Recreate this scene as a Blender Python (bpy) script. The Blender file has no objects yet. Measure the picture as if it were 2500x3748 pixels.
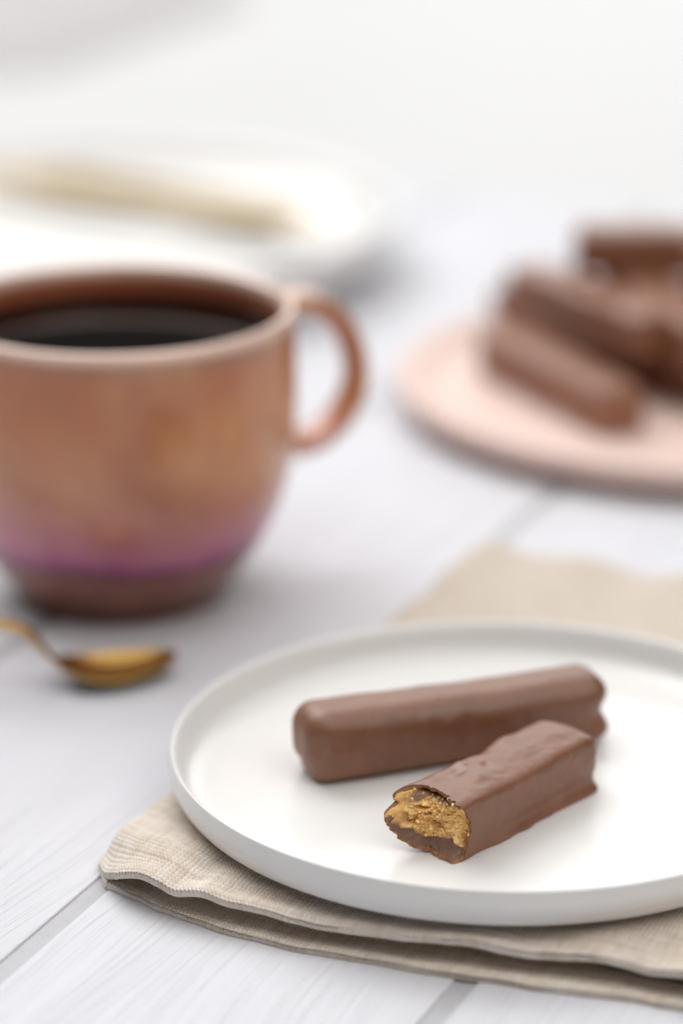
import bpy, bmesh, math, random
import numpy as np
from mathutils import Vector, Matrix

S = bpy.context.scene
C = S.collection
MM = 0.001
random.seed(7)

# ------------------------------------------------------------------ camera
F_PX, CAM_H, PITCH = 10417.0, 0.29722, math.radians(19.25)   # in pixels of the 2500 x 3748 photograph
cam_d = bpy.data.cameras.new('camera')
cam = bpy.data.objects.new('camera', cam_d); C.objects.link(cam)
cam.location = (0, 0, CAM_H)
cam.rotation_euler = (math.pi/2 - PITCH, 0, 0)
cam_d.sensor_fit = 'HORIZONTAL'; cam_d.sensor_width = 24.0
cam_d.lens = F_PX * 24.0 / 2500.0
cam_d.clip_start = 0.02; cam_d.clip_end = 50
cam_d.dof.use_dof = True
cam_d.dof.focus_distance = 0.640
cam_d.dof.aperture_fstop = 4.2
cam_d.dof.aperture_blades = 9
S.camera = cam

# ------------------------------------------------------------------ world, lamps, exposure
w = bpy.data.worlds.new('World'); S.world = w; w.use_nodes = True
bg = w.node_tree.nodes['Background']
bg.inputs['Color'].default_value = (1.0, 0.985, 0.965, 1); bg.inputs['Strength'].default_value = 0.10

def area(name, loc, target, sx, sy, watts, col):
    d = bpy.data.lights.new(name, 'AREA'); d.shape = 'RECTANGLE'; d.size = sx; d.size_y = sy
    d.energy = watts; d.color = col
    o = bpy.data.objects.new(name, d); C.objects.link(o); o.location = loc
    o.rotation_euler = (Vector(target) - Vector(loc)).to_track_quat('-Z', 'Y').to_euler()
    return o
area('window_light', (-2.3, 4.75, 4.60), (0.0, 0.75, 0.0), 5.4, 4.2, 345, (1.0, 1.0, 1.0))
area('added_sheen_light', (0.74, 4.50, 1.40), (0.05, 0.75, 0.10), 1.8, 1.40, 24, (1.0, 1.0, 1.0))  # added unseen source behind, shaped to put sheen on the bar tops
area('overhead_fill', (0.1, 0.9, 3.2), (0.1, 0.9, 0.0), 4.5, 4.5, 104, (1.0, 0.995, 0.99))  # added soft fill from above, softens shadows and lifts the upward faces
area('front_right_fill', (1.3, -0.7, 2.1), (0.05, 0.65, 0.0), 2.2, 1.6, 23, (1.0, 0.93, 0.86))  # added unseen fill for the faces turned towards the camera

S.view_settings.view_transform = 'Standard'; S.view_settings.look = 'None'
S.view_settings.exposure = -0.12; S.view_settings.gamma = 1.0
S.render.engine = 'CYCLES'
S.cycles.use_denoising = True
S.cycles.max_bounces = 8; S.cycles.diffuse_bounces = 5; S.cycles.glossy_bounces = 4
S.cycles.caustics_reflective = False; S.cycles.caustics_refractive = False

# ------------------------------------------------------------------ helpers
def at(px, py, z=0.0):
    """photo pixel -> point on the horizontal plane z (metres)"""
    c, s = math.cos(PITCH), math.sin(PITCH)
    a = (px - 1250) / F_PX; b = (1874 - py) / F_PX
    d = (a, c + b*s, -s + b*c); k = (z - CAM_H) / d[2]
    return Vector((d[0]*k, d[1]*k, z))

def _hash(ix, iy, iz, seed):
    h = (ix.astype(np.int64)*374761393 + iy.astype(np.int64)*668265263 + iz.astype(np.int64)*2147483647 + seed*1274126177) & 0xffffffff
    h = ((h ^ (h >> 13)) * 1274126177) & 0xffffffff
    h = (h ^ (h >> 16)) & 0xffffff
    return h / float(0xffffff)

def vnoise(p, seed=0):
    """value noise in -1..1, p (N,3)"""
    i = np.floor(p); f = p - i; u = f*f*(3-2*f)
    r = 0
    for dx in (0, 1):
        wx = u[:, 0] if dx else 1-u[:, 0]
        for dy in (0, 1):
            wy = u[:, 1] if dy else 1-u[:, 1]
            for dz in (0, 1):
                wz = u[:, 2] if dz else 1-u[:, 2]
                r = r + wx*wy*wz*_hash(i[:, 0]+dx, i[:, 1]+dy, i[:, 2]+dz, seed)
    return r*2-1

def fbm(p, octv=4, seed=0):
    r = 0; a = 1.0; q = np.array(p, float); s = 0
    for k in range(octv):
        r = r + a*vnoise(q, seed+k*17); s += a; a *= .5; q = q*2.03+3.1
    return r/s

def worley(p, seed=0):
    """distance to nearest feature point, p (N,3)"""
    i = np.floor(p); best = np.full(len(p), 9.0)
    for dx in (-1, 0, 1):
        for dy in (-1, 0, 1):
            for dz in (-1, 0, 1):
                c = i + np.array([dx, dy, dz])
                q = np.c_[_hash(c[:, 0], c[:, 1], c[:, 2], seed), _hash(c[:, 0], c[:, 1], c[:, 2], seed+5), _hash(c[:, 0], c[:, 1], c[:, 2], seed+9)]
                best = np.minimum(best, np.linalg.norm(c + q - p, axis=1))
    return best

def sstep(a, b, x):
    t = np.clip((x-a)/(b-a), 0, 1); return t*t*(3-2*t)

def new_mesh(name, verts, faces, smooth=True):
    me = bpy.data.meshes.new(name)
    v = np.asarray(verts, np.float32).reshape(-1, 3)
    if isinstance(faces, np.ndarray):
        n, k = faces.shape
        me.vertices.add(len(v)); me.vertices.foreach_set('co', v.ravel())
        me.loops.add(n*k); me.loops.foreach_set('vertex_index', faces.ravel().astype(np.int32))
        me.polygons.add(n); me.polygons.foreach_set('loop_start', np.arange(0, n*k, k, dtype=np.int32))
        me.polygons.foreach_set('loop_total', np.full(n, k, np.int32))
        me.update(calc_edges=True); me.validate()
    else:
        me.from_pydata([tuple(x) for x in v], [], faces); me.update()
    me.polygons.foreach_set('use_smooth', np.full(len(me.polygons), smooth, bool))
    return me

def put(name, me, mat, parent=None, loc=(0, 0, 0), rotz=0.0, label=None, cat=None, group=None, kind=None):
    o = bpy.data.objects.new(name, me); C.objects.link(o)
    if mat is not None and me is not None and not me.materials: me.materials.append(mat)
    o.location = loc; o.rotation_euler = (0, 0, rotz)
    if parent: o.parent = parent
    if label: o['label'] = label
    if cat: o['category'] = cat
    if group: o['group'] = group
    if kind: o['kind'] = kind
    return o

def empty(name, loc, rotz=0.0, label=None, cat=None, group=None):
    o = put(name, None, None, None, loc, rotz, label, cat, group); o.empty_display_size = 0.02
    return o

def grid_faces(nu, nv, wrap_u=False, wrap_v=False, off=0):
    """index = u*nv + v"""
    U = np.arange(nu if wrap_u else nu-1); V = np.arange(nv if wrap_v else nv-1)
    u, v = np.meshgrid(U, V, indexing='ij'); u2 = (u+1) % nu; v2 = (v+1) % nv
    return (np.stack([u*nv+v, u2*nv+v, u2*nv+v2, u*nv+v2], -1).reshape(-1, 4) + off)

def lathe(profile, n=160, close=True):
    """profile list of (r,z) -> (verts, quad faces); first/last radius 0 are tiny discs"""
    pr = np.array(profile, float); a = np.linspace(0, 2*np.pi, n, endpoint=False)
    v = np.stack([pr[:, None, 0]*np.cos(a), pr[:, None, 0]*np.sin(a), np.repeat(pr[:, 1:2], n, 1)], -1).reshape(-1, 3)
    f = grid_faces(len(pr), n, wrap_v=True)[:, ::-1]
    return v, np.ascontiguousarray(f)

def smooth_curve(pts, n, closed=False):
    """Catmull-Rom through pts (any dim), n samples evenly by parameter length"""
    P = np.array(pts, float); m = len(P)
    seg = []
    cnt = m if closed else m-1
    per = 24
    for i in range(cnt):
        if closed: p0, p1, p2, p3 = P[(i-1) % m], P[i], P[(i+1) % m], P[(i+2) % m]
        else: p0, p1, p2, p3 = P[max(i-1, 0)], P[i], P[i+1], P[min(i+2, m-1)]
        t = np.linspace(0, 1, per, endpoint=False)[:, None]
        seg.append(.5*((2*p1)+(-p0+p2)*t+(2*p0-5*p1+4*p2-p3)*t*t+(-p0+3*p1-3*p2+p3)*t**3))
    Q = np.vstack(seg + ([P[:1]] if closed else [P[-1:]]))
    L = np.r_[0, np.cumsum(np.linalg.norm(np.diff(Q, axis=0), axis=1))]
    s = np.linspace(0, L[-1], n, endpoint=not closed)
    return np.stack([np.interp(s, L, Q[:, k]) for k in range(Q.shape[1])], -1)

# ------------------------------------------------------------------ materials
class NT:
    def __init__(s, name):
        s.m = bpy.data.materials.new(name); s.m.use_nodes = True
        s.t = s.m.node_tree; s.b = s.t.nodes['Principled BSDF']
    def n(s, typ, **kw):
        x = s.t.nodes.new(typ)
        for k, v in kw.items():
            if k in x.inputs.keys() if isinstance(k, str) else False: x.inputs[k].default_value = v
            else: setattr(x, k, v)
        return x
    def l(s, a, b): s.t.links.new(a, b)
    def math(s, op, a, b=None):
        x = s.t.nodes.new('ShaderNodeMath'); x.operation = op
        for i, q in enumerate((a, b)):
            if q is None: continue
            if isinstance(q, (int, float)): x.inputs[i].default_value = q
            else: s.l(q, x.inputs[i])
        return x.outputs[0]
    def ramp(s, fac, stops, interp='LINEAR'):
        x = s.t.nodes.new('ShaderNodeValToRGB'); x.color_ramp.interpolation = interp
        e = x.color_ramp.elements
        while len(e) < len(stops): e.new(0.5)
        for i, (p, c) in enumerate(stops):
            e[i].position = p; e[i].color = (*c, 1) if len(c) == 3 else c
        s.l(fac, x.inputs[0]); return x.outputs[0]
    def mix(s, fac, a, b):
        x = s.t.nodes.new('ShaderNodeMix'); x.data_type = 'RGBA'
        for q, i in ((fac, 0), (a, 6), (b, 7)):
            if isinstance(q, (int, float)): x.inputs[i].default_value = q
            elif isinstance(q, tuple): x.inputs[i].default_value = (*q, 1)
            else: s.l(q, x.inputs[i])
        return x.outputs[2]
    def coords(s, scale=(1, 1, 1), rot=(0, 0, 0), loc=(0, 0, 0), kind='Object'):
        tc = s.t.nodes.new('ShaderNodeTexCoord'); mp = s.t.nodes.new('ShaderNodeMapping')
        mp.inputs['Scale'].default_value = scale; mp.inputs['Rotation'].default_value = rot; mp.inputs['Location'].default_value = loc
        s.l(tc.outputs[kind], mp.inputs[0]); return mp.outputs[0]
    def noise(s, vec, scale, detail=3, rough=.5, dist=0.0):
        x = s.t.nodes.new('ShaderNodeTexNoise'); s.l(vec, x.inputs['Vector'])
        x.inputs['Scale'].default_value = scale; x.inputs['Detail'].default_value = detail
        x.inputs['Roughness'].default_value = rough; x.inputs['Distortion'].default_value = dist
        return x.outputs['Fac']
    def bump(s, h, dist, strength=1.0, prev=None):
        x = s.t.nodes.new('ShaderNodeBump'); x.inputs['Distance'].default_value = dist; x.inputs['Strength'].default_value = strength
        s.l(h, x.inputs['Height'])
        if prev is not None: s.l(prev, x.inputs['Normal'])
        return x.outputs[0]
    def setb(s, **kw):
        for k, v in kw.items():
            k = k.replace('_', ' ')
            if isinstance(v, tuple): s.b.inputs[k].default_value = (*v, 1)
            elif isinstance(v, (int, float)): s.b.inputs[k].default_value = v
            else: s.l(v, s.b.inputs[k])
        return s.m

def mat_planks():
    T = NT('painted_wood')
    oi = T.n('ShaderNodeObjectInfo')
    base = T.coords(kind='Object')
    add = T.n('ShaderNodeVectorMath', operation='ADD'); T.l(base, add.inputs[0])
    rnd = T.n('ShaderNodeCombineXYZ'); T.l(T.math('MULTIPLY', oi.outputs['Random'], 7.0), rnd.inputs[0]); T.l(T.math('MULTIPLY', oi.outputs['Random'], 3.0), rnd.inputs[1])
    T.l(rnd.outputs[0], add.inputs[1])
    # wandering grain: y is across the plank, x along it
    sep = T.n('ShaderNodeSeparateXYZ'); T.l(add.outputs[0], sep.inputs[0])
    m1 = T.n('ShaderNodeMapping'); m1.inputs['Scale'].default_value = (5, 16, 1); T.l(add.outputs[0], m1.inputs[0])
    warp = T.noise(m1.outputs[0], 1.0, 2, .5)
    yy = T.math('ADD', T.math('MULTIPLY', sep.outputs[1], 800.0), T.math('MULTIPLY', warp, 20.0))
    cx = T.n('ShaderNodeCombineXYZ'); T.l(T.math('MULTIPLY', sep.outputs[0], 7.0), cx.inputs[0]); T.l(yy, cx.inputs[1])
    g1 = T.noise(cx.outputs[0], 1.3, 3, .62)
    cx2 = T.n('ShaderNodeCombineXYZ'); T.l(T.math('MULTIPLY', sep.outputs[0], 60.0), cx2.inputs[0]); T.l(T.math('MULTIPLY', yy, 5.0), cx2.inputs[1])
    g2 = T.noise(cx2.outputs[0], 1.0, 2, .6)
    fine = T.noise(add.outputs[0], 2600, 2, .6)
    pits = T.ramp(g1, [(.30, (0, 0, 0)), (.47, (1, 1, 1))])
    h = T.math('ADD', T.math('ADD', T.math('MULTIPLY', pits, .55), T.math('MULTIPLY', g2, .35)), T.math('MULTIPLY', fine, .10))
    col = T.mix(T.ramp(g1, [(.3, (0, 0, 0)), (.6, (1, 1, 1))]), (.635, .638, .672), (.685, .688, .727))
    spots = T.noise(add.outputs[0], 14, 3)
    col = T.mix(T.ramp(spots, [(.35, (0, 0, 0)), (.7, (.35, .35, .35))]), col, (.665, .667, .70))
    return T.setb(Base_Color=col, Roughness=.6, Normal=T.bump(h, .00045, .65), Specular_IOR_Level=.22)

def mat_groove():
    T = NT('groove_filler')
    v = T.coords()
    n1 = T.noise(v, 180, 4, .6); n2 = T.noise(v, 900, 2)
    col = T.mix(n1, (.42, .42, .44), (.53, .53, .55))
    return T.setb(Base_Color=col, Roughness=.6, Normal=T.bump(T.math('ADD', n1, n2), .0004, .6))

def mat_plain(name, col, rough, bump_scale=0, bump_d=0, var=.04, vs=30, spec=.5, coat=0.0, metal=0.0):
    T = NT(name); v = T.coords()
    n1 = T.noise(v, vs, 4)
    c = T.mix(n1, tuple(max(0, x*(1-var)) for x in col), tuple(min(1, x*(1+var)) for x in col))
    kw = dict(Base_Color=c, Roughness=rough, Specular_IOR_Level=spec, Coat_Weight=coat, Metallic=metal)
    if bump_scale: kw['Normal'] = T.bump(T.noise(v, bump_scale, 3), bump_d, .6)
    if coat: T.b.inputs['Coat Roughness'].default_value = .08
    return T.setb(**kw)

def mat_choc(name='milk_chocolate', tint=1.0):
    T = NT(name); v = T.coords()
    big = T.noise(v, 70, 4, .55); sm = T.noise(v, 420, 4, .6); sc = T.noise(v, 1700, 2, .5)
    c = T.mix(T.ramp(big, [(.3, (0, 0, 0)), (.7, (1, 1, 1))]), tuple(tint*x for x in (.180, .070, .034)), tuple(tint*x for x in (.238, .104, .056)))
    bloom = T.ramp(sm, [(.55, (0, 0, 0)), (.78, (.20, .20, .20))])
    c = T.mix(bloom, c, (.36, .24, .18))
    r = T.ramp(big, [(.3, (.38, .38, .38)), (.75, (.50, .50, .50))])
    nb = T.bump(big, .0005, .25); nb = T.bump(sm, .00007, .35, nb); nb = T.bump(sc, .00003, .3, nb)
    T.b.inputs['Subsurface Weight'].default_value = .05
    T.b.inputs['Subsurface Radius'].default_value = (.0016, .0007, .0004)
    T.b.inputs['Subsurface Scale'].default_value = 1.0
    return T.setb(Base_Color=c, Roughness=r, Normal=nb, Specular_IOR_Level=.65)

def mat_attr(name, rough, bump_scale=2500, bump_d=.00008, sss=.0):
    T = NT(name); v = T.coords()
    a = T.n('ShaderNodeAttribute', attribute_name='tone')
    T.b.inputs['Subsurface Weight'].default_value = sss
    T.b.inputs['Subsurface Radius'].default_value = (.0012, .0007, .0003)
    T.b.inputs['Subsurface Scale'].default_value = 1.0
    return T.setb(Base_Color=a.outputs['Color'], Roughness=rough, Specular_IOR_Level=.2, Normal=T.bump(T.noise(v, bump_scale, 3), bump_d, .7))

def mat_linen():
    T = NT('natural_linen')
    uv = T.n('ShaderNodeUVMap'); uv.uv_map = 'threads'
    sep = T.n('ShaderNodeSeparateXYZ'); T.l(uv.outputs[0], sep.inputs[0])
    # one colour for each thread, with slubs along it
    def thread(a, b, seed):
        fl = T.math('FLOOR', a)
        cc = T.n('ShaderNodeCombineXYZ'); T.l(fl, cc.inputs[0]); T.l(T.math('MULTIPLY', b, .07), cc.inputs[1]); cc.inputs[2].default_value = seed
        return T.noise(cc.outputs[0], 1.7, 2)
    wa = thread(sep.outputs[0], sep.outputs[1], 1.3); we = thread(sep.outputs[1], sep.outputs[0], 8.1)
    t = T.math('MULTIPLY', T.math('ADD', wa, we), .5)
    col = T.ramp(t, [(.34, (.70, .60, .50)), (.52, (.83, .75, .67)), (.68, (.90, .86, .80))])
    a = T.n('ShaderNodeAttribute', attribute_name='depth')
    col = T.mix(a.outputs['Fac'], (.54, .465, .38), col)        # darker low in the weave: shade between threads put into the colour
    v = T.coords(); fib = T.noise(v, 2600, 3, .7)
    return T.setb(Base_Color=col, Roughness=.9, Specular_IOR_Level=.15, Sheen_Weight=.25, Normal=T.bump(fib, .00018, .9))

def mat_mug():
    T = NT('copper_lustre_glaze')
    tc = T.n('ShaderNodeTexCoord'); sep = T.n('ShaderNodeSeparateXYZ'); T.l(tc.outputs['Object'], sep.inputs[0])
    n1 = T.noise(tc.outputs['Object'], 28, 5, .6); n2 = T.noise(tc.outputs['Object'], 70, 4, .65)
    n3 = T.noise(tc.outputs['Object'], 9, 2)
    st = T.coords(scale=(1, 1, .12)); n4 = T.noise(st, 55, 4, .6)           # glaze runs down the wall
    zz = T.math('MULTIPLY', sep.outputs[2], 1/.0858)
    z = T.math('ADD', zz, T.math('ADD', T.math('MULTIPLY', T.math('SUBTRACT', n3, .5), .07), T.math('MULTIPLY', T.math('SUBTRACT', n4, .5), .10)))
    col = T.ramp(z, [(.0, (.12, .034, .020)), (.12, (.20, .055, .030)), (.20, (.27, .075, .042)), (.228, (.12, .024, .05)), (.255, (.37, .055, .20)),
                     (.31, (.54, .17, .26)), (.43, (.57, .225, .185)), (.56, (.56, .235, .125)), (.74, (.56, .19, .065)), (.90, (.50, .165, .06)), (.96, (.33, .15, .10))])
    pat = T.ramp(T.math('ADD', T.math('MULTIPLY', n2, .25), T.math('MULTIPLY', n4, .75)), [(.40, (0, 0, 0)), (.58, (.5, .5, .5))])
    pcol = T.mix(T.ramp(n1, [(.4, (0, 0, 0)), (.6, (1, 1, 1))]), (.66, .36, .16), (.36, .14, .085))
    col = T.mix(T.math('MULTIPLY', pat, T.ramp(z, [(.28, (.15, .15, .15)), (.55, (1, 1, 1))])), col, pcol)
    lip = T.ramp(zz, [(.955, (0, 0, 0)), (.975, (1, 1, 1))])
    col = T.mix(lip, col, (.80, .57, .47))
    r = T.ramp(n1, [(.3, (.26, .26, .26)), (.7, (.40, .40, .40))])
    T.b.inputs['Coat Roughness'].default_value = .10
    return T.setb(Base_Color=col, Roughness=r, Metallic=.05, Coat_Weight=.6, Specular_IOR_Level=.5)

def mat_fabric_far():
    T = NT('beige_cotton'); v = T.coords()
    c = T.mix(T.noise(v, 60, 3), (.76, .69, .58), (.84, .78, .69))
    return T.setb(Base_Color=c, Roughness=.9, Normal=T.bump(T.noise(v, 900, 2), .0003, .6))

M_plank, M_groove = mat_planks(), mat_groove()
M_white = mat_plain('white_porcelain', (.765, .757, .742), .29, var=.012, vs=20)
M_white2 = mat_plain('white_stoneware', (.90, .89, .875), .30, var=.015, vs=20)
M_pink = mat_plain('pink_stoneware', (.78, .595, .53), .50, bump_scale=300, bump_d=.0003, var=.05, vs=40, spec=.35)
M_choc = mat_choc()
M_choc_lit = mat_choc('milk_chocolate_lit', 1.25)  # same chocolate lightened: the brighter light on the pile is in the colour
M_bite = mat_attr('bitten_chocolate_and_biscuit', .9)
M_linen = mat_linen()
M_mug = mat_mug()
M_muginside = mat_plain('mug_inner_glaze', (.42, .125, .060), .28, var=.2, vs=30, coat=.4)
M_gold = mat_plain('brushed_gold', (.52, .32, .095), .38, bump_scale=500, bump_d=.0001, var=.05, metal=1.0)
M_brass = mat_plain('antique_brass', (.40, .30, .14), .42, bump_scale=400, bump_d=.0001, var=.1, metal=1.0)
M_coffee = mat_plain('black_coffee', (.004, .002, .0015), .03, var=.2, vs=30, spec=.42)
M_coffee.node_tree.nodes['Principled BSDF'].inputs['IOR'].default_value = 1.15
M_back = mat_plain('white_backdrop_paint', (.60, .60, .60), .55, var=.01, vs=3)
M_box = mat_plain('pale_card', (.97, .95, .96), .8, var=.02, vs=6)
M_far = mat_fabric_far()

# ------------------------------------------------------------------ the table of painted planks
ANG = math.radians(66.0)
DIR = Vector((math.cos(ANG), math.sin(ANG), 0)); NRM = Vector((math.sin(ANG), -math.cos(ANG), 0))  # NRM grows to the right
g1 = at(0, 3551).dot(NRM)          # the groove that leaves under the napkin corner
g1 = .75*g1 + .25*at(2031, 1752).dot(NRM) + .0016
PITCH_P, GAP = .0935, .0052
end_s = at(1700, 690).dot(DIR)
start_s = -.45
table = put('table', new_mesh('table', [], []), None, kind='structure', label='white painted plank table top with open grooves', rotz=ANG)
def bevel_box(x0, x1, y0, y1, z0, z1, r, seg=2):
    bm = bmesh.new()
    bmesh.ops.create_cube(bm, size=1, matrix=Matrix.Translation(((x0+x1)/2, (y0+y1)/2, (z0+z1)/2)) @ Matrix.Diagonal((x1-x0, y1-y0, z1-z0, 1)))
    bmesh.ops.bevel(bm, geom=bm.edges[:], offset=r, segments=seg, profile=.6, affect='EDGES')
    me = bpy.data.meshes.new('m'); bm.to_mesh(me); bm.free()
    me.polygons.foreach_set('use_smooth', np.full(len(me.polygons), True, bool))
    return me
LEN = end_s - start_s
plank_me = bevel_box(-LEN/2, LEN/2, -(PITCH_P-GAP)/2, (PITCH_P-GAP)/2, -.012, 0, .0005, 3)
plank_me.name = 'plank'
bed = bevel_box(start_s+.003, end_s-.003, -9*PITCH_P, 10*PITCH_P, -.03, -.0006, .001, 1)
put('groove_bed', bed, M_groove, table, loc=(0, -g1, 0))
for k in range(-8, 10):
    # plank k lies between grooves k and k+1 (to the right of groove k)
    yc = -(g1 + (k+.5)*PITCH_P)
    put('plank', plank_me, M_plank, table, loc=((start_s+end_s)/2, yc, 0))

# white surface and box behind the table
bme = bevel_box(end_s+.004, end_s+2.6, -1.7, 1.7, -.04, -.006, .003, 2)
put('backdrop', bme, M_back, rotz=ANG, kind='structure', label='white painted board behind the plank table')
bc = at(100, 268, -.006)
boxme = bevel_box(0, .30, 0, .16, 0, .060, .003, 2)
for vv in boxme.vertices:                                  # walls lean inwards towards the lid
    k_ = vv.co.z/.060*.030
    vv.co.x += k_*(1-2*vv.co.x/.30); vv.co.y += k_*(1-2*vv.co.y/.16)
put('white_box', boxme, M_box, loc=(bc.x, bc.y, -.006), rotz=ANG, label='plain pale grey box standing on the white board far behind', cat='box')

# ------------------------------------------------------------------ linen napkin
ZN = .0068                                    # top of the napkin under the plate
A0 = at(352, 3150, .004)                      # left corner
a_dir = (at(2500, 3715, .004) - at(470, 3225, .004)); a_dir.z = 0; a_dir.normalize()
b_dir = (at(1760, 2040, .004) - A0); b_dir.z = 0; LB = b_dir.length; b_dir.normalize()
TH = .00100                                   # thread pitch
def sheet(name, prof, b0, b1, fine_to, amp_wrinkle, parent, seed, edge_fn=None, fine=.000135, coarse=.0016, a_max=.19, thick=.0013, z_fn=None, zs_fn=None):
    """cloth: prof = curve (a,z) across the fold, swept along b; woven relief on it"""
    # arc-length sampling of the profile
    P = np.array(prof); Lc = np.r_[0, np.cumsum(np.linalg.norm(np.diff(P, axis=0), axis=1))]
    s1 = np.arange(0, Lc[-1], fine*1.25)
    pa = np.interp(s1, Lc, P[:, 0]); pz = np.interp(s1, Lc, P[:, 1])
    bs = np.r_[np.arange(b0, fine_to, fine), np.arange(fine_to, b1, coarse)]
    na, nb = len(s1), len(bs)
    A = np.repeat(pa[:, None], nb, 1); Z = np.repeat(pz[:, None], nb, 1); B = np.repeat(bs[None], na, 0); Sg = np.repeat(s1[:, None], nb, 1)
    tx = np.gradient(pa, s1); tz = np.gradient(pz, s1); ln = np.hypot(tx, tz); nx, nz = -tz/ln, tx/ln
    NX = np.repeat(nx[:, None], nb, 1); NZ = np.repeat(nz[:, None], nb, 1)
    q = np.c_[A.ravel()*1000, B.ravel()*1000, np.full(A.size, seed*3.7)]
    # edges wander a little
    wob = (fbm(np.c_[Sg[:, 0]*1000/9, Sg[:, 0]*0, Sg[:, 0]*0+seed], 3, seed)*.0008)[:, None] * np.exp(-(B-b0)/.006)
    if edge_fn is not None: wob = wob + edge_fn(A)*np.exp(-(B-b0)/.03)
    B2 = B + wob
    if z_fn is not None: Z = Z + z_fn(A, B)
    if zs_fn is not None: Z = Z * zs_fn(A, B)
    wr = fbm(q/np.array([7.5, 12, 1]), 3, seed).reshape(A.shape)*amp_wrinkle
    Z = Z + wr
    # plain weave
    u = Sg/TH + .25*vnoise(q/6, seed+3).reshape(A.shape) + .5*vnoise(q/25, seed+5).reshape(A.shape)
    v = (B-b0)/TH + .25*vnoise(q/6, seed+4).reshape(A.shape) + .6*vnoise(q/25, seed+6).reshape(A.shape)
    par = np.where((np.floor(u)+np.floor(v)) % 2 > 0, 1.0, -1.0)
    cu = np.sin(np.pi*(u % 1)); cv = np.sin(np.pi*(v % 1))
    warp = np.sqrt(cu)*(.5+.5*par*cv); weft = np.sqrt(cv)*(.5-.5*par*cu)
    thickv = 1+.25*vnoise(np.c_[np.floor(v).ravel()*.83, u.ravel()*.03, u.ravel()*0], seed+8).reshape(A.shape)
    hgt = np.maximum(warp, weft)*thickv
    fade = 1-sstep(fine_to-.004, fine_to, B)
    relief = (hgt-.6)*.0010*fade
    hem = np.exp(-((B-b0-.0010)/.0014)**2)*.0006
    d = relief+hem
    X2 = A + NX*d; Z2 = Z + NZ*d
    top = X2[..., None]*np.array(a_dir) + B2[..., None]*np.array(b_dir) + np.array([A0.x, A0.y, 0]); top[..., 2] = Z2
    Xb = A - NX*thick; Zb = Z - NZ*thick
    st = 6
    ib = np.unique(np.r_[0, np.arange(0, nb, st), nb-1]); ia = np.unique(np.r_[0, np.arange(0, na, st), na-1])
    bot = (Xb[..., None]*np.array(a_dir) + (B2+.0002)[..., None]*np.array(b_dir) + np.array([A0.x, A0.y, 0])); bot[..., 2] = Zb
    bot = bot[np.ix_(ia, ib)]
    f1 = grid_faces(na, nb); f2 = grid_faces(len(ia), len(ib), off=na*nb)[:, ::-1]
    # closing lip along b0: between the top row and its own underside row at full resolution
    lip = Xb[:, :1, None]*np.array(a_dir) + (B2[:, :1]+.0002)[..., None]*np.array(b_dir) + np.array([A0.x, A0.y, 0]); lip[..., 2] = Zb[:, :1]
    mid = .5*(lip[:, 0]+top[:, 0]) - np.array(b_dir)*.0004 + (np.array(b_dir)*.00012)*np.sin(s1/TH*np.pi*2)[:, None]
    o3 = na*nb + bot.shape[0]*bot.shape[1]
    i = np.arange(na-1)
    l1 = np.stack([i*nb, o3+i, o3+i+1, (i+1)*nb], -1)
    l2 = np.stack([o3+i, o3+na+i, o3+na+i+1, o3+i+1], -1)
    V = np.vstack([top.reshape(-1, 3), bot.reshape(-1, 3), mid, lip[:, 0]])
    Fc = np.vstack([f1[:, ::-1], f2[:, ::-1], l1, l2])
    me = new_mesh(name, V, np.ascontiguousarray(Fc))
    uvv = np.zeros((len(V), 2), np.float32); uvv[:na*nb, 0] = u.ravel(); uvv[:na*nb, 1] = v.ravel()
    bu = u[np.ix_(ia, ib)].ravel(); bv = v[np.ix_(ia, ib)].ravel()
    uvv[na*nb:o3, 0] = bu; uvv[na*nb:o3, 1] = bv
    uvv[o3:o3+na, 0] = u[:, 0]; uvv[o3+na:, 0] = u[:, 0]
    lay = me.uv_layers.new(name='threads')
    li = np.empty(len(me.loops), np.int32); me.loops.foreach_get('vertex_index', li)
    lay.data.foreach_set('uv', uvv[li].ravel())
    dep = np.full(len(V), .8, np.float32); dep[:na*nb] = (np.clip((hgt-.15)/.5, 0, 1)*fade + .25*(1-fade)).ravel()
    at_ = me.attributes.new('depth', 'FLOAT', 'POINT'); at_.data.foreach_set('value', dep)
    return put(name, me, M_linen, parent)

napkin = empty('linen_napkin', (0, 0, 0), label='natural beige linen napkin folded under the white plate', cat='napkin')
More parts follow.
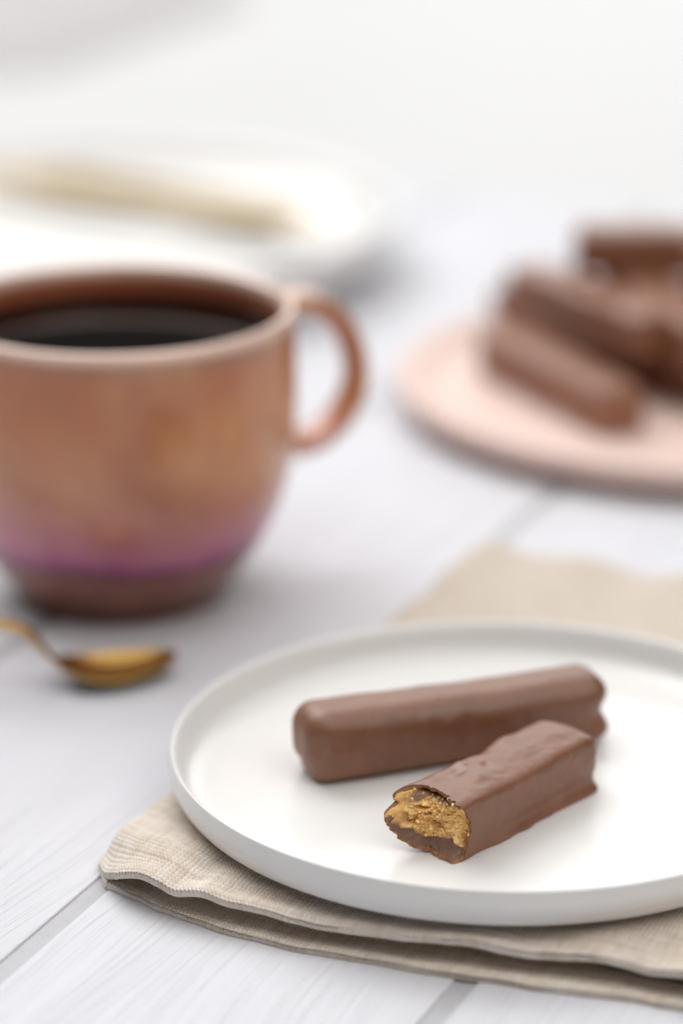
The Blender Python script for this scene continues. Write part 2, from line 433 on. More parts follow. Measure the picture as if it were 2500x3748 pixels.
# one cloth folded over at its left edge: underside run, fold, upper run
pl = []
for t in np.linspace(0, 1, 40): pl.append((.20-t*(.20-.0055), .0011))
for t in np.linspace(0, 1, 24)[1:]:
    th = -math.pi/2 - t*math.pi
    pl.append((.0055 + .0056*math.cos(th)*1.15, .0045 + .0034*math.sin(th)))
lower_prof = [(a, z) for a, z in pl[:40]][::-1]          # from the fold to the right
upper_prof = [(a, z) for a, z in pl[39:]] + [(.0055+t*(.20-.0055), .0082 - .0006*min(1, t*5)) for t in np.linspace(0, 1, 60)[1:]]
def up_z(A, B):
    # puffs up near the front hem away from the plate, lies flat under it
    puff = .0004*np.exp(-((B-.010)/.012)**2)*np.clip((A-.004)/.02, 0, 1)
    ridge = .0008*np.exp(-((A-.020-.25*B)/.006)**2)*np.exp(-(B/.03)**2) + .0012*np.exp(-((A-.034-.3*B)/.005)**2)*np.exp(-(B/.03)**2)
    dip = -.0007*np.exp(-((A-.027-.3*B)/.004)**2)*np.exp(-(B/.03)**2)
    wave = .0005*np.sin(A*230+1+3*np.sin(A*41))*np.exp(-(B/.02)**2)*np.clip((A-.03)/.03, 0, 1)
    down = -.0004*np.exp(-(A/.010)**2)*np.exp(-(B/.012)**2)
    hang = -.0003*np.exp(-(B/.008)**2)*np.clip((A-.006)/.02, 0, 1)
    far = .0026*sstep(.12, LB, B)*(.5+.5*np.sin(A*190+B*90+2*np.sin(B*70)))
    bulge = .0024*np.exp(-((A-.013)/.013)**2)*np.exp(-((B-.010)/.013)**2)
    return puff+ridge+dip+wave+down+far+hang+bulge
def up_edge(A):
    return np.interp(A, [-.002, .004, .010, .022, .038, .057, .082, .110, .132, .2], [.0045, -.003, -.0078, -.0112, -.0120, -.0110, -.0066, -.0010, .0036, .011]) - .0005*np.sin(A*95)
def lo_edge(A):
    return np.interp(A, [.002, .010, .022, .038, .057, .082, .110, .132, .2], [-.0030, -.0055, -.0088, -.0112, -.0118, -.0085, -.0040, .0010, .009])
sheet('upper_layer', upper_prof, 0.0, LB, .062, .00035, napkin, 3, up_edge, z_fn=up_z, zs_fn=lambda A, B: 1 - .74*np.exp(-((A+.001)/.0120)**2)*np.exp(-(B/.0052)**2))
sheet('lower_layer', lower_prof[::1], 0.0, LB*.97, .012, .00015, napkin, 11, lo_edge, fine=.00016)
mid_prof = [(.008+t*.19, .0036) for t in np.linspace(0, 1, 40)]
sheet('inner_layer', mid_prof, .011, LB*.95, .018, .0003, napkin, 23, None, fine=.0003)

# ------------------------------------------------------------------ white dessert plate
PC = Vector((.0385, .6258, 0)); PZ = .0086
def plate_profile(R, H, floor, lip, foot, wallr):
    outer = [(0.0001, .0012), (foot*.92, .0012), (foot*.93, .0), (foot*.99, .0), (foot, .0012), (R*.90, .0014), (R*.962, .0026), (R*.992, .0056), (R, H*.66), (R-.0003, H-.0016), (R-.0006, H-.0003), (R-lip*.5, H), (R-lip, H-.0006)]
    inner = [(R-lip-.0007, H-.0024), (R-wallr*.35, floor+.0032), (R-wallr*.62, floor+.0012), (R-wallr, floor+.0003), (R-wallr*1.6, floor), (R*.4, floor), (.0001, floor)]
    o = smooth_curve(outer[5:], 60); i = smooth_curve(inner[:5], 40)
    return outer[:5] + [tuple(x) for x in o] + [tuple(x) for x in i] + inner[5:]
v, f = lathe(plate_profile(.080, .0120, .0023, .0018, .058, .0105), 220)
put('white_plate', new_mesh('white_plate', v, f), M_white, loc=(PC.x, PC.y, PZ), label='white dessert plate with upright rim holding two chocolate bars', cat='plate')
ZF = PZ + .0023

# ------------------------------------------------------------------ chocolate-coated bars
def rounded_box(L, W, H, r, n=(90, 30, 26)):
    """closed rounded box, base at z=0; returns verts, quads with merged seams"""
    hx, hy, hz = L/2, W/2, H/2
    def line(h, k):
        # denser towards the ends
        t = np.linspace(-1, 1, k); return np.sign(t)*np.abs(t)**.72*h if False else np.sin(t*np.pi/2)*h*.35 + t*h*.65
    X, Y, Z = line(hx, n[0]), line(hy, n[1]), line(hz, n[2])
    bm_v, bm_f = [], []; off = 0
    def face(a, b, fn, flip):
        nonlocal off
        A, B = np.meshgrid(a, b, indexing='ij'); p = fn(A.ravel(), B.ravel())
        ff = grid_faces(len(a), len(b), off=off)
        bm_v.append(p); bm_f.append(ff[:, ::-1] if flip else ff); off += len(p)
    o = np.ones
    for sgn in (1, -1):
        face(X, Y, lambda a, b: np.c_[a, b, o(len(a))*hz*sgn], sgn < 0)
        face(Y, Z, lambda a, b: np.c_[o(len(a))*hx*sgn, a, b], sgn < 0)
        face(Z, X, lambda a, b: np.c_[b, o(len(a))*hy*sgn, a], sgn < 0)
    V = np.vstack(bm_v); Fc = np.vstack(bm_f)
    key = np.round(V*1e7).astype(np.int64); _, idx, inv = np.unique(key, axis=0, return_index=True, return_inverse=True)
    V = V[idx]; Fc = inv.ravel()[Fc]
    h = np.array([hx, hy, hz])
    q = np.clip(V, -(h-r), h-r); d = V-q; ln = np.linalg.norm(d, axis=1, keepdims=True); ln[ln < 1e-12] = 1
    V = q + d/ln*np.minimum(r, np.linalg.norm(d, axis=1, keepdims=True)*9)
    V[:, 2] += hz
    return V, np.ascontiguousarray(Fc)

def bar_mesh(name, L, W, H, seed, r=.0034, foot=.0011, hero=False, lump=.00038):
    V, Fc = rounded_box(L, W, H, r, (120, 36, 32) if hero else (70, 22, 20))
    x, y, z = V.T.copy(); q = V*1000
    # sides slump: slightly waisted below the top edge, foot of set chocolate at the base
    prof = 1 - .035*np.exp(-((z/H-.32)/.16)**2)
    V[:, 1] *= prof
    ft = np.exp(-(z/.0016)**2)*foot*(1+.6*vnoise(np.c_[x*1000/6, y*1000/6, x*0+seed], seed))
    out = np.c_[x/(L/2), y/(W/2)]; hor = np.maximum(np.abs(out[:, 0])**8, 1e-9); 
    e = np.c_[np.sign(x)*np.abs(out[:, 0])**14, np.sign(y)*np.abs(out[:, 1])**4]; en = np.linalg.norm(e, axis=1, keepdims=True); e = e/np.maximum(en, 1e-6)*np.minimum(en, 1)
    V[:, 0] += e[:, 0]*ft; V[:, 1] += e[:, 1]*ft
    n = np.c_[fbm(q/11, 3, seed), fbm(q/11, 3, seed+31), fbm(q/11, 3, seed+61)]*lump
    n[:, 2] *= sstep(.0005, .004, z)
    V += n
    # crown of the top and a few sunken ripples on the sides
    V[:, 2] += sstep(H*.2, H, z)*(.0006*np.cos(np.pi*np.clip(y/W, -.5, .5)) + .0005*np.sin(x*55+seed))
    V[:, 1] += np.sign(y)*sstep(.7, 1, np.abs(out[:, 1]))*.00045*fbm(np.c_[x*1000/5, z*1000/9, x*0+seed], 3, seed+5)
    V[:, 2] = np.maximum(V[:, 2], 0)
    if hero:
        # right end: sunken above a swollen foot; left end: thumb-soft corner
        endk = sstep(L*.40, L*.5, x)
        V[:, 0] += endk*(-.0014*np.exp(-((z-.0078)/.0034)**2) + .0009*np.exp(-((z-.0036)/.0030)**2))
        V[:, 1] += -sstep(L*.34, L*.47, x)*sstep(0, -W*.4, y)*(-.0012*np.exp(-((z-.0085)/.003)**2) + .0010*np.exp(-((z-.003)/.002)**2))
        V[:, 1] += sstep(-L*.30, -L*.40, x)*sstep(0, -W*.4, y)*(.0007*np.exp(-((z-.0045)/.002)**2) - .0004*np.exp(-((z-.008)/.002)**2))
        V[:, 0] += sstep(-L*.40, -L*.5, x)*(.0011*np.exp(-((z-.003)/.002)**2)-.0005*np.exp(-(z/.0012)**2))
    return new_mesh(name, V, Fc)

rb = bar_mesh('chocolate_bar', .0795, .0180, .0170, 4, r=.0056, hero=True)
put('chocolate_bar', rb, M_choc, loc=(.0270, .6400, ZF), rotz=math.radians(20.3),
    label='whole milk chocolate coated bar lying behind the bitten one', cat='chocolate bar')

# bitten bar: local x = along the bar (away from the bite), y = left, z = up
bit = empty('bitten_chocolate_bar', (.01887, .5828, ZF), math.radians(50.0),
            label='bitten chocolate bar with crumbly golden biscuit showing at its end', cat='chocolate bar')
SEC = [(8.5, 13.6), (8.5, 10), (8.7, 6.5), (6.6, 3.2), (2.4, 1.0), (.3, .3), (-6.0, .0), (-7.6, .35), (-8.4, 4.0), (-8.9, 8.0), (-8.75, 12.8), (-7.2, 14.2), (-3.6, 14.5), (0, 14.6), (3.5, 14.6), (7.0, 14.45)]
SEC2 = [(8.5, 12.6), (8.6, 9), (8.5, 5.0), (8.4, 1.8), (8.2, .4), (4, 0), (-6.6, .0), (-8.3, .35), (-8.5, 3.0), (-8.5, 7.0), (-8.6, 11.8), (-7.3, 13.7), (-3.6, 14.2), (0, 14.4), (3.5, 14.4), (6.6, 14.1)]
FACE_S = [-.5, -4.2, -2.8, -1.3, .9, 2.4, 1.2, 3.6, 5.0, 5.6, 3.6, 2.4, 4.2, 5.4, 5.6, 3.6]
NR = 300
c3 = smooth_curve([(a, b, s) for (a, b), s in zip(SEC, FACE_S)], NR, True)
c2 = []
# second section sampled with the same breakpoints so that the rings do not twist
def resample_like(P1, P2, n):
    P1 = np.array(P1); P2 = np.array(P2)
    big = smooth_curve(np.c_[P1, P2], n*4, True)
    d1 = np.r_[0, np.cumsum(np.linalg.norm(np.diff(big[:, :2], axis=0), axis=1))]
    s = np.linspace(0, d1[-1], n, endpoint=False)
    return np.stack([np.interp(s, d1, big[:, k]) for k in range(big.shape[1])], -1)
both = resample_like(np.c_[np.array(SEC), np.array(FACE_S)], SEC2, NR)
sec1, rim_s, sec2 = both[:, :2], both[:, 2], both[:, 3:5]
rag = fbm(np.c_[np.arange(NR)*.22, np.zeros(NR), np.zeros(NR)], 4, 77)
rim_s = rim_s + .85*rag
# notch in the left side
rim_s += 2.6*np.exp(-(((sec1[:, 0]-8.5)/2.0)**2+((sec1[:, 1]-11.6)/.9)**2))
LBAR = 57.0
rings = []
sv = np.r_[0, .25, .6, 1.1, 1.8, np.linspace(2.8, LBAR-5.0, 100), LBAR-5+5*np.sin(np.linspace(0, np.pi/2, 16))[1:]]
ctr = np.array([0, 6.8])
for s in sv:
    base = rim_s + s*(LBAR - rim_s)/LBAR
    k = float(sstep(4, 20, np.array([s]))[0])
    sec = sec1*(1-k) + sec2*k
    e = max(0.0, (s-(LBAR-5))/5.0)
    sc = (max(0, 1-e**2.6))**(1/2.2) if e > 0 else 1.0
    sc = max(sc, .02)
    shrink = np.array([1-(1-sc)*.55, 1-(1-sc)*.5]) if e < 1 else np.array([.45, .5])
    # keep a boxy end: pull in only over the last few millimetres
    cc = np.array([0, 5.0*(1-e)+5.0*e])
    p2 = cc + (sec-cc)*shrink
    rings.append(np.c_[base, p2])
R_ = np.array(rings)                               # (ns, NR, 3) in mm
ns = len(R_)
P = R_.reshape(-1, 3); q = P
cen = np.c_[P[:, 0]*0, np.zeros(len(P)), np.full(len(P), 6.8)]
nr = np.c_[P[:, 1], P[:, 2]-6.8]; nr = nr/np.maximum(np.linalg.norm(nr, axis=1, keepdims=True), 1e-6)
amp = sstep(0, 6, P[:, 0])
dis = fbm(q/8.0, 3, 41)*.55 + fbm(q/3.2, 3, 43)*.16
# soft dents on the top
for (s0, t0, rad, dep) in ((16, 4.5, 3.0, -.7), (21, 5.5, 2.2, .5), (24, 1.5, 1.1, -.55), (12, 1.5, 3.2, -.35), (30, 7.2, 2.6, -.7), (18, -1, 3.5, .3), (38, 6.8, 3, .4), (9, 5, 2, .4)):
    dis += dep*np.exp(-(((P[:, 0]-s0)/rad)**2+((P[:, 1]-t0)/rad)**2))*(P[:, 2] > 9)
dis *= .35+.65*amp
P = P + np.c_[np.zeros(len(P)), nr*dis[:, None]]
# waist on the right side and the puddled foot along it
right = sstep(-3, -7.5, P[:, 1])
footb = np.exp(-(P[:, 2]/1.1)**2)*right*(sstep(8, 30, P[:, 0])*1.0+.3)*(1+.35*vnoise(np.c_[P[:, 0]/13, P[:, 0]*0, P[:, 0]*0], 9))
P[:, 1] += right*.55*np.exp(-((P[:, 2]-3.2)/1.9)**2)*sstep(6, 25, P[:, 0]) - footb
fend = np.exp(-(P[:, 2]/1.1)**2)*sstep(LBAR-4, LBAR-.5, P[:, 0])*.5; P[:, 0] += fend
P[:, 2] = np.maximum(P[:, 2], 0.0)
Vc = P*MM
Fc = grid_faces(ns, NR, wrap_v=True)
endc = len(Vc); Vc = np.vstack([Vc, [[(LBAR+.15)*MM, 0, 5.5*MM]]])
last = (ns-1)*NR
tri = [(last+(j+1) % NR, last+j, endc) for j in range(NR)]
# inward lip of the coating at the bite
thick_c = 1.0 + .25*vnoise(np.c_[np.arange(NR)*.15, np.zeros(NR), np.zeros(NR)], 5)
rim = P[:NR].copy(); inn = rim.copy(); dirv = np.c_[-nr[:NR, 0], -nr[:NR, 1]]
inn[:, 1:] += dirv*thick_c[:, None]; inn[:, 0] += .35
lipn = np.c_[np.arange(NR)*.8, np.zeros(NR), np.zeros(NR)]
midr = .5*(rim+inn); midr[:, 0] += -.25+.3*vnoise(lipn, 12)
deep = inn.copy(); deep[:, 0] += 4.0
o1 = len(Vc); Vc = np.vstack([Vc, midr*MM, inn*MM, deep*MM])
extra = []
for j in range(NR):
    k = (j+1) % NR
    extra.append((j, k, o1+k, o1+j)); extra.append((o1+j, o1+k, o1+NR+k, o1+NR+j)); extra.append((o1+NR+j, o1+NR+k, o1+2*NR+k, o1+2*NR+j))
faces = [tuple(x[::-1]) for x in Fc] + [t[::-1] for t in tri] + extra
cme = new_mesh('coating', Vc, faces)
put('coating', cme, M_choc, bit)
M_edge = mat_plain('broken_chocolate_edge', (.33, .155, .075), .7, bump_scale=2500, bump_d=.0002, var=.35, vs=700, spec=.25)
cme.materials.append(M_edge)
nq = len(Fc) + len(tri)
mi = np.zeros(len(cme.polygons), np.int32)
for j in range(NR): mi[nq+3*j] = 1; mi[nq+3*j+1] = 1
cme.polygons.foreach_set('material_index', mi)

# bite surface: chocolate base layer and biscuit, displaced in relief
def zone_fn(t, z):
    lim = np.interp(t, [-9, -7, -5, -2.5, -1, 1.5, 4, 7, 9], [3.0, 3.2, 4.6, 4.9, 4.0, 3.9, 5.0, 6.8, 7.4])
    return lim
def face_mesh(name, sel, seed, rough):
    NA, NRr = 300, 84
    ang_i = np.arange(NA)
    inner = inn[:, 1:]                           # boundary (t,z)
    inner_s = inn[:, 0]
    c0 = np.array([-.3, 7.2])
    rr = np.linspace(0.004, 1.03, NRr)
    T_ = c0 + rr[:, None, None]*(inner[None]-c0)             # (NRr,NA,2)
    s_c = 3.6
    kk = np.ones(41)/41
    ism = np.convolve(np.r_[inner_s[-20:], inner_s, inner_s[:20]], kk, 'valid')
    base = s_c + (ism[None]-s_c)*rr[:, None]**1.6 + (inner_s-ism)[None]*rr[:, None]**12
    t = T_[..., 0].ravel(); z = T_[..., 1].ravel(); s = base.ravel()
    d_in = (1-np.repeat(rr[:, None], NA, 1).ravel())
    lim = zone_fn(t, z) + .5*vnoise(np.c_[t*.9, z*.9, t*0], 21)
    isch = sstep(.35, -.35, z-lim)                            # 1 = chocolate base layer
    top_l = sstep(-.3, .3, z-(12.0+.5*np.sin(t*.8)-.08*t+.4*vnoise(np.c_[t*1.1, z*1.1, t*0], 29)))*sstep(-7.6, -5.5, t)*sstep(7.2, 5.5, t)
    q = np.c_[t, z, s*.5]
    lump = .55-worley(q/1.15, 3); lump2 = .5-worley(q/.52, 8); big = fbm(q/2.6, 3, 15)
    relb = lump*1.5 + lump2*.8 + big*1.1 + .2*fbm(q*3.2, 2, 19)
    relc = fbm(q/1.6, 4, 51)*.75 + .12*fbm(q*3.0, 2, 55)
    ch = np.clip(isch+top_l, 0, 1)
    rel = relb*(1-ch) + relc*ch
    recess = .55*np.sin(np.pi*np.clip(d_in*1.6, 0, 1))*.8
    # the crack below the top of the coating, and pores
    crack = sstep(.0, .02, d_in)*sstep(.16, .09, d_in)*sstep(10.8, 12.2, z)*sstep(-6.6, -4.8, t)*sstep(6.4, 5.0, t)
    s2 = s + recess - rel*sstep(0, .08, d_in)*.9 + crack*3.2
    for (t0, z0, a, b, dep) in ((3.6, 10.2, 1.5, .26, 2.0), (2.0, 9.0, 1.1, .28, 2.0), (.9, 7.7, 1.0, .5, 1.8), (-.6, 7.0, 1.1, .75, 2.4), (6.8, 8.1, 1.2, .9, 2.6), (4.2, 8.0, .7, .5, 1.4), (-4.2, 8.5, .6, .4, 1.2), (-6.8, 5.2, .8, .6, 1.6), (-7.2, 4.2, .5, .5, 1.5), (5.6, 6.9, 1.3, .35, 1.7)):
        s2 += 1.0*dep*np.exp(-(((t-t0)/(a*1.15))**2+((z-z0)/(b*1.35))**2)**2)
    pale = np.exp(-(((t+5.6)/.75)**2+((z-4.6)/1.9)**2)) + .8*np.exp(-(((t+4.6)/1.2)**2+((z-6.8)/1.2)**2)) + .9*np.exp(-(((t-5.4)/1.5)**2+((z-6.0)/.6)**2))
    s2 -= pale*.9*(1-0)
    # colours of the materials themselves
    k = np.clip(.5+.55*fbm(q/1.1, 3, 61)+.35*lump, 0, 1)[:, None]
    c_b = np.array([.64, .32, .085])*(1-k)+np.array([.98, .72, .33])*k
    tb = sstep(.1, .6, fbm(q/3.5, 2, 66))[:, None]; c_b = c_b*(1-.55*tb)+np.array([.62, .41, .24])*.55*tb
    c_b = c_b*(1-.6*np.clip(pale, 0, 1)[:, None]) + np.array([.93, .76, .40])*.6*np.clip(pale, 0, 1)[:, None]
    fr = sstep(.15, .6, fbm(q/2.2, 3, 71))[:, None]
    c_c = np.array([.20, .115, .085])*(1-fr)+np.array([.42, .32, .28])*fr
    c_t = np.array([.30, .175, .125])
    col = c_b*(1-ch[:, None]) + ch[:, None]*(c_c*(1-top_l[:, None])+c_t*top_l[:, None])
    V = np.c_[s2, t, z]*MM
    Fq = grid_faces(NRr, NA, wrap_v=True)
    # split into the two parts by face
    fc = isch[Fq].mean(1)
    keep = (fc > .5) if sel == 'choc' else (fc <= .5)
    Fq = Fq[keep]
    used, inv = np.unique(Fq, return_inverse=True); Fq = inv.reshape(Fq.shape)
    V = V[used]; col = col[used]
    me = new_mesh(name, V, np.ascontiguousarray(Fq.astype(np.int32)))
    ca = me.color_attributes.new('tone', 'FLOAT_COLOR', 'POINT')
    ca.data.foreach_set('color', np.c_[col, np.ones(len(col))].astype(np.float32).ravel())
    return me, V, col
bme_, Vb, colb = face_mesh('biscuit_filling', 'bisc', 1, .7)
put('biscuit_filling', bme_, M_bite, bit)
cme_, Vch, colc = face_mesh('chocolate_base', 'choc', 1, .7)
put('chocolate_base', cme_, M_bite, bit)
# loose crumbs clinging to the bite
ico = bmesh.new(); bmesh.ops.create_icosphere(ico, subdivisions=2, radius=1); iv = np.array([v.co[:] for v in ico.verts]); ifc = np.array([[v.index for v in f.verts] for f in ico.faces]); ico.free()
rs = np.random.RandomState(5); CV, CF, CC = [], [], []
pick = rs.choice(len(Vb), 420)
for n_, i in enumerate(pick):
    r = (.12+.40*rs.rand()**2.0)*MM
    p = Vb[i] + np.array([-.1*MM, 0, 0]) + rs.randn(3)*.08*MM
    m = iv*(1+.35*vnoise(iv*1.3+n_*3.1, n_)[:, None])*np.array([1, .7+.6*rs.rand(), .7+.5*rs.rand()])
    CV.append(m*r+p); CF.append(ifc+n_*len(iv)); k = rs.rand()
    CC.append(np.tile(np.r_[np.array([.64, .33, .09])*(1-k)+np.array([.94, .69, .32])*k, 1], (len(iv), 1)))
cr = new_mesh('crumbs', np.vstack(CV), np.ascontiguousarray(np.vstack(CF)))
ca = cr.color_attributes.new('tone', 'FLOAT_COLOR', 'POINT'); ca.data.foreach_set('color', np.vstack(CC).astype(np.float32).ravel())
put('crumbs', cr, M_bite, bit, kind='stuff')

# ------------------------------------------------------------------ copper mug with coffee
MC = Vector((-.0645, .7835, 0)); HM, RM = .0858, .0517
mug = empty('mug', (MC.x, MC.y, 0), label='copper brown glazed mug with a purple band and ear handle, full of coffee', cat='mug')
outp = [(.0002, .0012), (.52, .0012), (.545, .0), (.575, .0), (.585, .010), (.63, .055), (.70, .11), (.785, .18), (.875, .28), (.945, .39), (.988, .52), (1.0, .66), (1.003, .80), (1.0, .93), (.996, .975), (.980, .997), (.955, 1.0), (.931, .987), (.918, .955)]
inp = [(.914, .92), (.908, .82), (.895, .66), (.87, .50), (.82, .36), (.72, .22), (.55, .12), (.30, .08), (.0002, .075)]
po = smooth_curve([(r*RM, z*HM) for r, z in outp], 110); pi_ = smooth_curve([(r*RM, z*HM) for r, z in [outp[-1]]+inp], 60)
v, f = lathe(po, 180); put('body', new_mesh('body', v, f), M_mug, mug)
v, f = lathe(pi_, 180); put('inner_wall', new_mesh('inner_wall', v, f), M_muginside, mug)
# handle: a flat-oval strap swept along an ear curve
hp = smooth_curve([(.95, .90), (1.06, .93), (1.22, .915), (1.39, .835), (1.475, .72), (1.485, .61), (1.42, .525), (1.30, .455), (1.16, .425), (1.03, .43), (.90, .44)], 90)*np.array([RM, HM])
NS = 28; a = np.linspace(0, 2*np.pi, NS, endpoint=False); HV = []
tg = np.gradient(hp, axis=0); tg /= np.linalg.norm(tg, axis=1, keepdims=True)
for i, (p, t) in enumerate(zip(hp, tg)):
    n = np.array([-t[1], t[0]]); k = 1+.18*abs(i/89-.5)*2
    ring = np.c_[p[0]+n[0]*.0033*k*np.cos(a), .0062*k*np.sin(a), p[1]+n[1]*.0033*k*np.cos(a)]
    HV.append(ring)
hm = new_mesh('handle', np.vstack(HV), np.ascontiguousarray(grid_faces(len(hp), NS, wrap_v=True)))
put('handle', hm, M_mug, mug, rotz=math.radians(27))
ZC = HM*.893
v, f = lathe([(.0002, ZC), (.5*RM, ZC), (.80*RM, ZC), (.876*RM, ZC), (.882*RM, ZC), (.900*RM, ZC+.00012), (.909*RM, ZC+.0006), (.9092*RM, ZC-.001), (.88*RM, ZC-.02), (.0002, ZC-.02)], 128)
put('coffee', new_mesh('coffee', v, f), M_coffee, loc=(MC.x, MC.y, 0), label='black coffee filling the copper mug', cat='coffee')

# ------------------------------------------------------------------ gold spoon
def loft(path, widths, thick, NS=20, up=(0, 0, 1)):
    P = smooth_curve(np.c_[np.array(path), np.array(widths), np.array(thick)], 80)
    a = np.linspace(0, 2*np.pi, NS, endpoint=False); out = []
    T = np.gradient(P[:, :3], axis=0); T /= np.linalg.norm(T, axis=1, keepdims=True)
    for p, t in zip(P, T):
        side = np.cross(t, up); side /= np.linalg.norm(side); u = np.cross(side, t)
        out.append(p[:3] + np.outer(np.sign(np.cos(a))*np.abs(np.cos(a))**.8*p[3]/2, side) + np.outer(np.sin(a)*p[4]/2, u))
    V = np.vstack(out); n = len(P); Fq = grid_faces(n, NS, wrap_v=True)
    V = np.vstack([V, out[0].mean(0), out[-1].mean(0)])
    faces = [tuple(x) for x in Fq] + [(i, (i+1) % NS, len(V)-2) for i in range(NS)] + [((n-1)*NS+(i+1) % NS, (n-1)*NS+i, len(V)-1) for i in range(NS)]
    return V, faces
def spoon_bowl(L, W, D, lift_tip, lift_neck, th=.0009):
    nu, nv = 40, 48; V = []
    for layer in (0, 1):
        for i in range(nu):
            r = i/(nu-1)
            for j in range(nv):
                a = 2*math.pi*j/nv; x = r*math.cos(a); y = r*math.sin(a)
                wid = 1-.16*x                          # egg shape, fuller at the neck end
                z = D*(r**2.2-1) + lift_tip*max(0, x)**2 + lift_neck*max(0, -x)**2
                V.append((x*L/2, y*W/2*wid, z - (th if layer else 0)))
    V = np.array(V); f = grid_faces(nu, nv, wrap_v=True); f2 = f[:, ::-1]+nu*nv
    i = np.arange(nv); i2 = (i+1) % nv; b = (nu-1)*nv
    rimf = np.stack([b+i, nu*nv+b+i, nu*nv+b+i2, b+i2], -1)
    return V, np.ascontiguousarray(np.vstack([f, f2, rimf[:, ::-1]]))
sp0 = at(425, 2440, .004)
spoon = empty('gold_spoon', (sp0.x, sp0.y, 0), math.radians(20), label='small gold teaspoon lying on the table in front of the mug', cat='spoon')
V, f = spoon_bowl(.0340, .0195, .0034, .0014, .0034); V[:, 2] += .0045
put('bowl', new_mesh('bowl', V, f), M_gold, spoon)
V, f = loft([(-.0150, 0, .0072), (-.0178, 0, .0092), (-.0215, .0005, .0140), (-.0255, .002, .0178), (-.034, .005, .0190), (-.055, .012, .0170), (-.085, .021, .0105), (-.105, .027, .0040), (-.112, .029, .0018)],
            [.0075, .0058, .0046, .0042, .0044, .0052, .0074, .0092, .0080], [.0011, .0014, .0019, .0021, .0021, .0019, .0017, .0015, .0012])
put('handle', new_mesh('handle', V, f), M_gold, spoon)

# ------------------------------------------------------------------ pink plate with a pile of bars
QC = Vector((.1300, .9640, 0)); QR = .111
prof = [(.0002, .0012), (.060, .0012), (.062, 0), (.068, 0), (.070, .0012), (.094, .0014), (.1055, .0030), (.1098, .0070), (.1110, .0108), (.1100, .0128), (.1075, .0130), (.1040, .0118), (.098, .0085), (.090, .0070), (.070, .0066), (.0002, .0066)]
v, f = lathe([tuple(x) for x in smooth_curve(prof, 130)], 200)
put('pink_plate', new_mesh('pink_plate', v, f), M_pink, loc=(QC.x, QC.y, 0), label='round pale pink plate carrying a pile of chocolate bars', cat='plate')
zq = .0068; pb = bar_mesh('pile_bar', .088, .0186, .0160, 9, lump=.0010); pb2 = bar_mesh('pile_bar_b', .088, .0182, .0155, 15, lump=.0014); pb3 = bar_mesh('pile_bar_c', .084, .0190, .0158, 27, r=.0026, lump=.0013)
pile = [
    (pb, (.0755, .9500, zq), -63.5, 'chocolate bar on the pink plate along the open rim side of the pile'),
    (pb2, (.0815, 1.0120, zq), -66, 'chocolate bar on the pink plate reaching out towards the far rim behind the pile'),
    (pb3, (.1180, .9660, zq), -60, 'chocolate bar deep in the bottom row under the upper bars'),
    (pb3, (.0885, .9810, zq+.0163), -60, 'upper chocolate bar with its dark end above the bottom row'),
    (pb, (.1140, .9720, zq+.0163), -74, 'upper chocolate bar in the middle of the pile under the crosswise bar'),
    (pb2, (.1370, .9600, zq+.0163), -52, 'upper chocolate bar with a pale shiny top beside the middle bar of the pile'),
    (pb, (.1560, .9420, zq+.0328), -50, 'chocolate bar slanting across the upper bars in front of the crosswise bar'),
    (pb3, (.1260, 1.0000, zq+.0328), -10, 'topmost chocolate bar lying crosswise on the pile'),
]
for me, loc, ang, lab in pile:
    put('chocolate_bar', me, M_choc_lit, loc=loc, rotz=math.radians(ang), label=lab, cat='chocolate bar', group='chocolate bars piled on the pink plate')

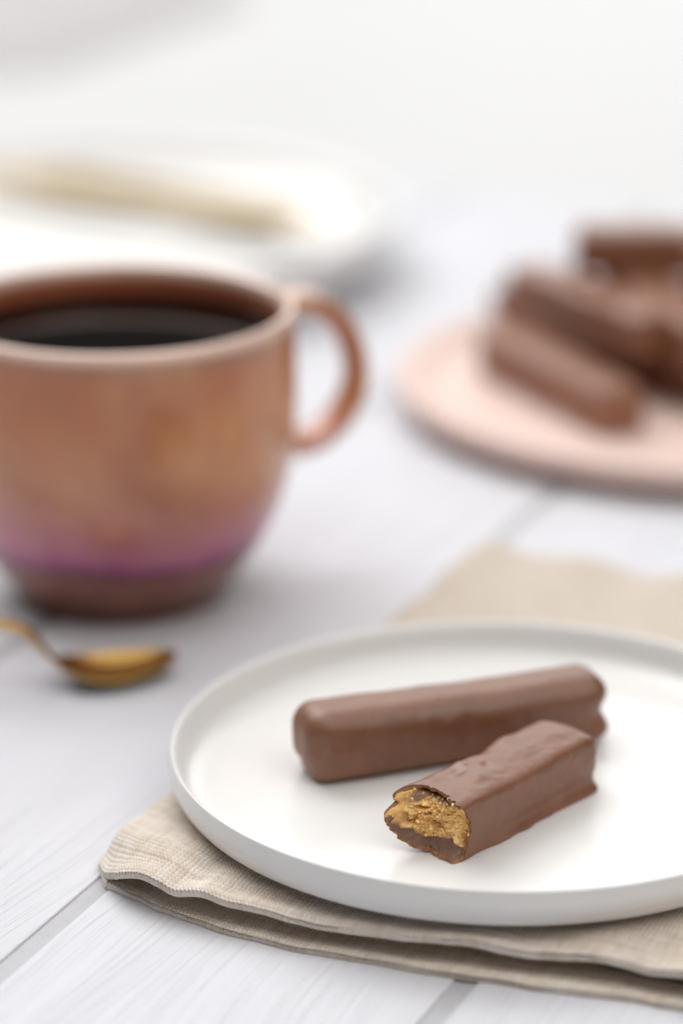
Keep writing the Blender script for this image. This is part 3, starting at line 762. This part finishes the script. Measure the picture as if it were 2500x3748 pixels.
# ------------------------------------------------------------------ white dinner plates with napkin and knife
DC = Vector((-.1060, 1.1560, 0))
def coupe(R, H):
    pr = [(.0002, .002), (.068, .002), (.070, 0), (.076, 0), (.078, .002), (R*.86, .004), (R*.955, H*.38), (R*.992, H*.80), (R, H*.97), (R-.0015, H), (R-.004, H*.985), (R*.93, H*.72), (R*.84, H*.42), (R*.72, H*.30), (R*.4, H*.28), (.0002, H*.28)]
    return [tuple(x) for x in smooth_curve(pr, 120)]
v, f = lathe(coupe(.131, .027), 180); dme = new_mesh('dinner_plate', v, f)
dr = at(1462, 745, .027); DC = Vector((dr.x-.131, dr.y, 0))
put('dinner_plate', dme, M_white2, loc=(DC.x, DC.y, 0), label='large white dinner plate behind the mug with a napkin and knife on it', cat='plate')
ZD = .027*.28
def cloth_pad(L, W, H, seed):
    V, Fq = rounded_box(L, W, H, H*.45, (60, 40, 8)); q = V*1000
    V[:, 2] += fbm(q/18, 3, seed)*.0012*sstep(0, H, V[:, 2]); V[:, 0] += fbm(q/14, 2, seed+1)*.0012; V[:, 1] += fbm(q/14, 2, seed+2)*.0012
    V[:, 2] = np.maximum(V[:, 2], 0)
    return V, Fq
nk = empty('beige_napkin', at(600, 735, ZD), math.radians(-14), label='beige cloth napkin folded on the large white dinner plate', cat='napkin')
V, f = cloth_pad(.165, .070, .0022, 5)
put('folded_cloth', new_mesh('folded_cloth', V, f), M_far, nk)
kz = ZD+.0024
k0, k1 = at(0, 650, kz), at(1010, 815, kz)
kang = math.atan2(k1.y-k0.y, k1.x-k0.x); km = at(430, 722, kz)
V, f = cloth_pad(.185, .024, .0060, 8); V[:, 2] += .0023
M_tan = mat_plain('tan_cloth', (.38, .29, .18), .9, bump_scale=700, bump_d=.0003, var=.1, vs=60, spec=.1)
put('rolled_edge', new_mesh('rolled_edge', V, f), M_tan, nk, loc=(-.020, -.004, 0), rotz=kang+math.radians(14))
kn = empty('gold_knife', at(600, 752, kz+.0072), kang, label='dull gold table knife resting across the beige napkin', cat='knife')
V, f = loft([(-.100, 0, .002), (-.090, 0, .0022), (-.05, 0, .0024), (-.012, 0, .0024), (0, 0, .0024)], [.012, .014, .012, .007, .005], [.003, .004, .0042, .004, .0034])
put('handle', new_mesh('handle', V, f), M_brass, kn)
V, f = loft([(0, 0, .0024), (.012, 0, .0024), (.05, .001, .0024), (.075, .0012, .0024), (.088, -.001, .0024)], [.005, .013, .018, .015, .003], [.0032, .0016, .0014, .0012, .0008])
put('blade', new_mesh('blade', V, f), M_brass, kn)
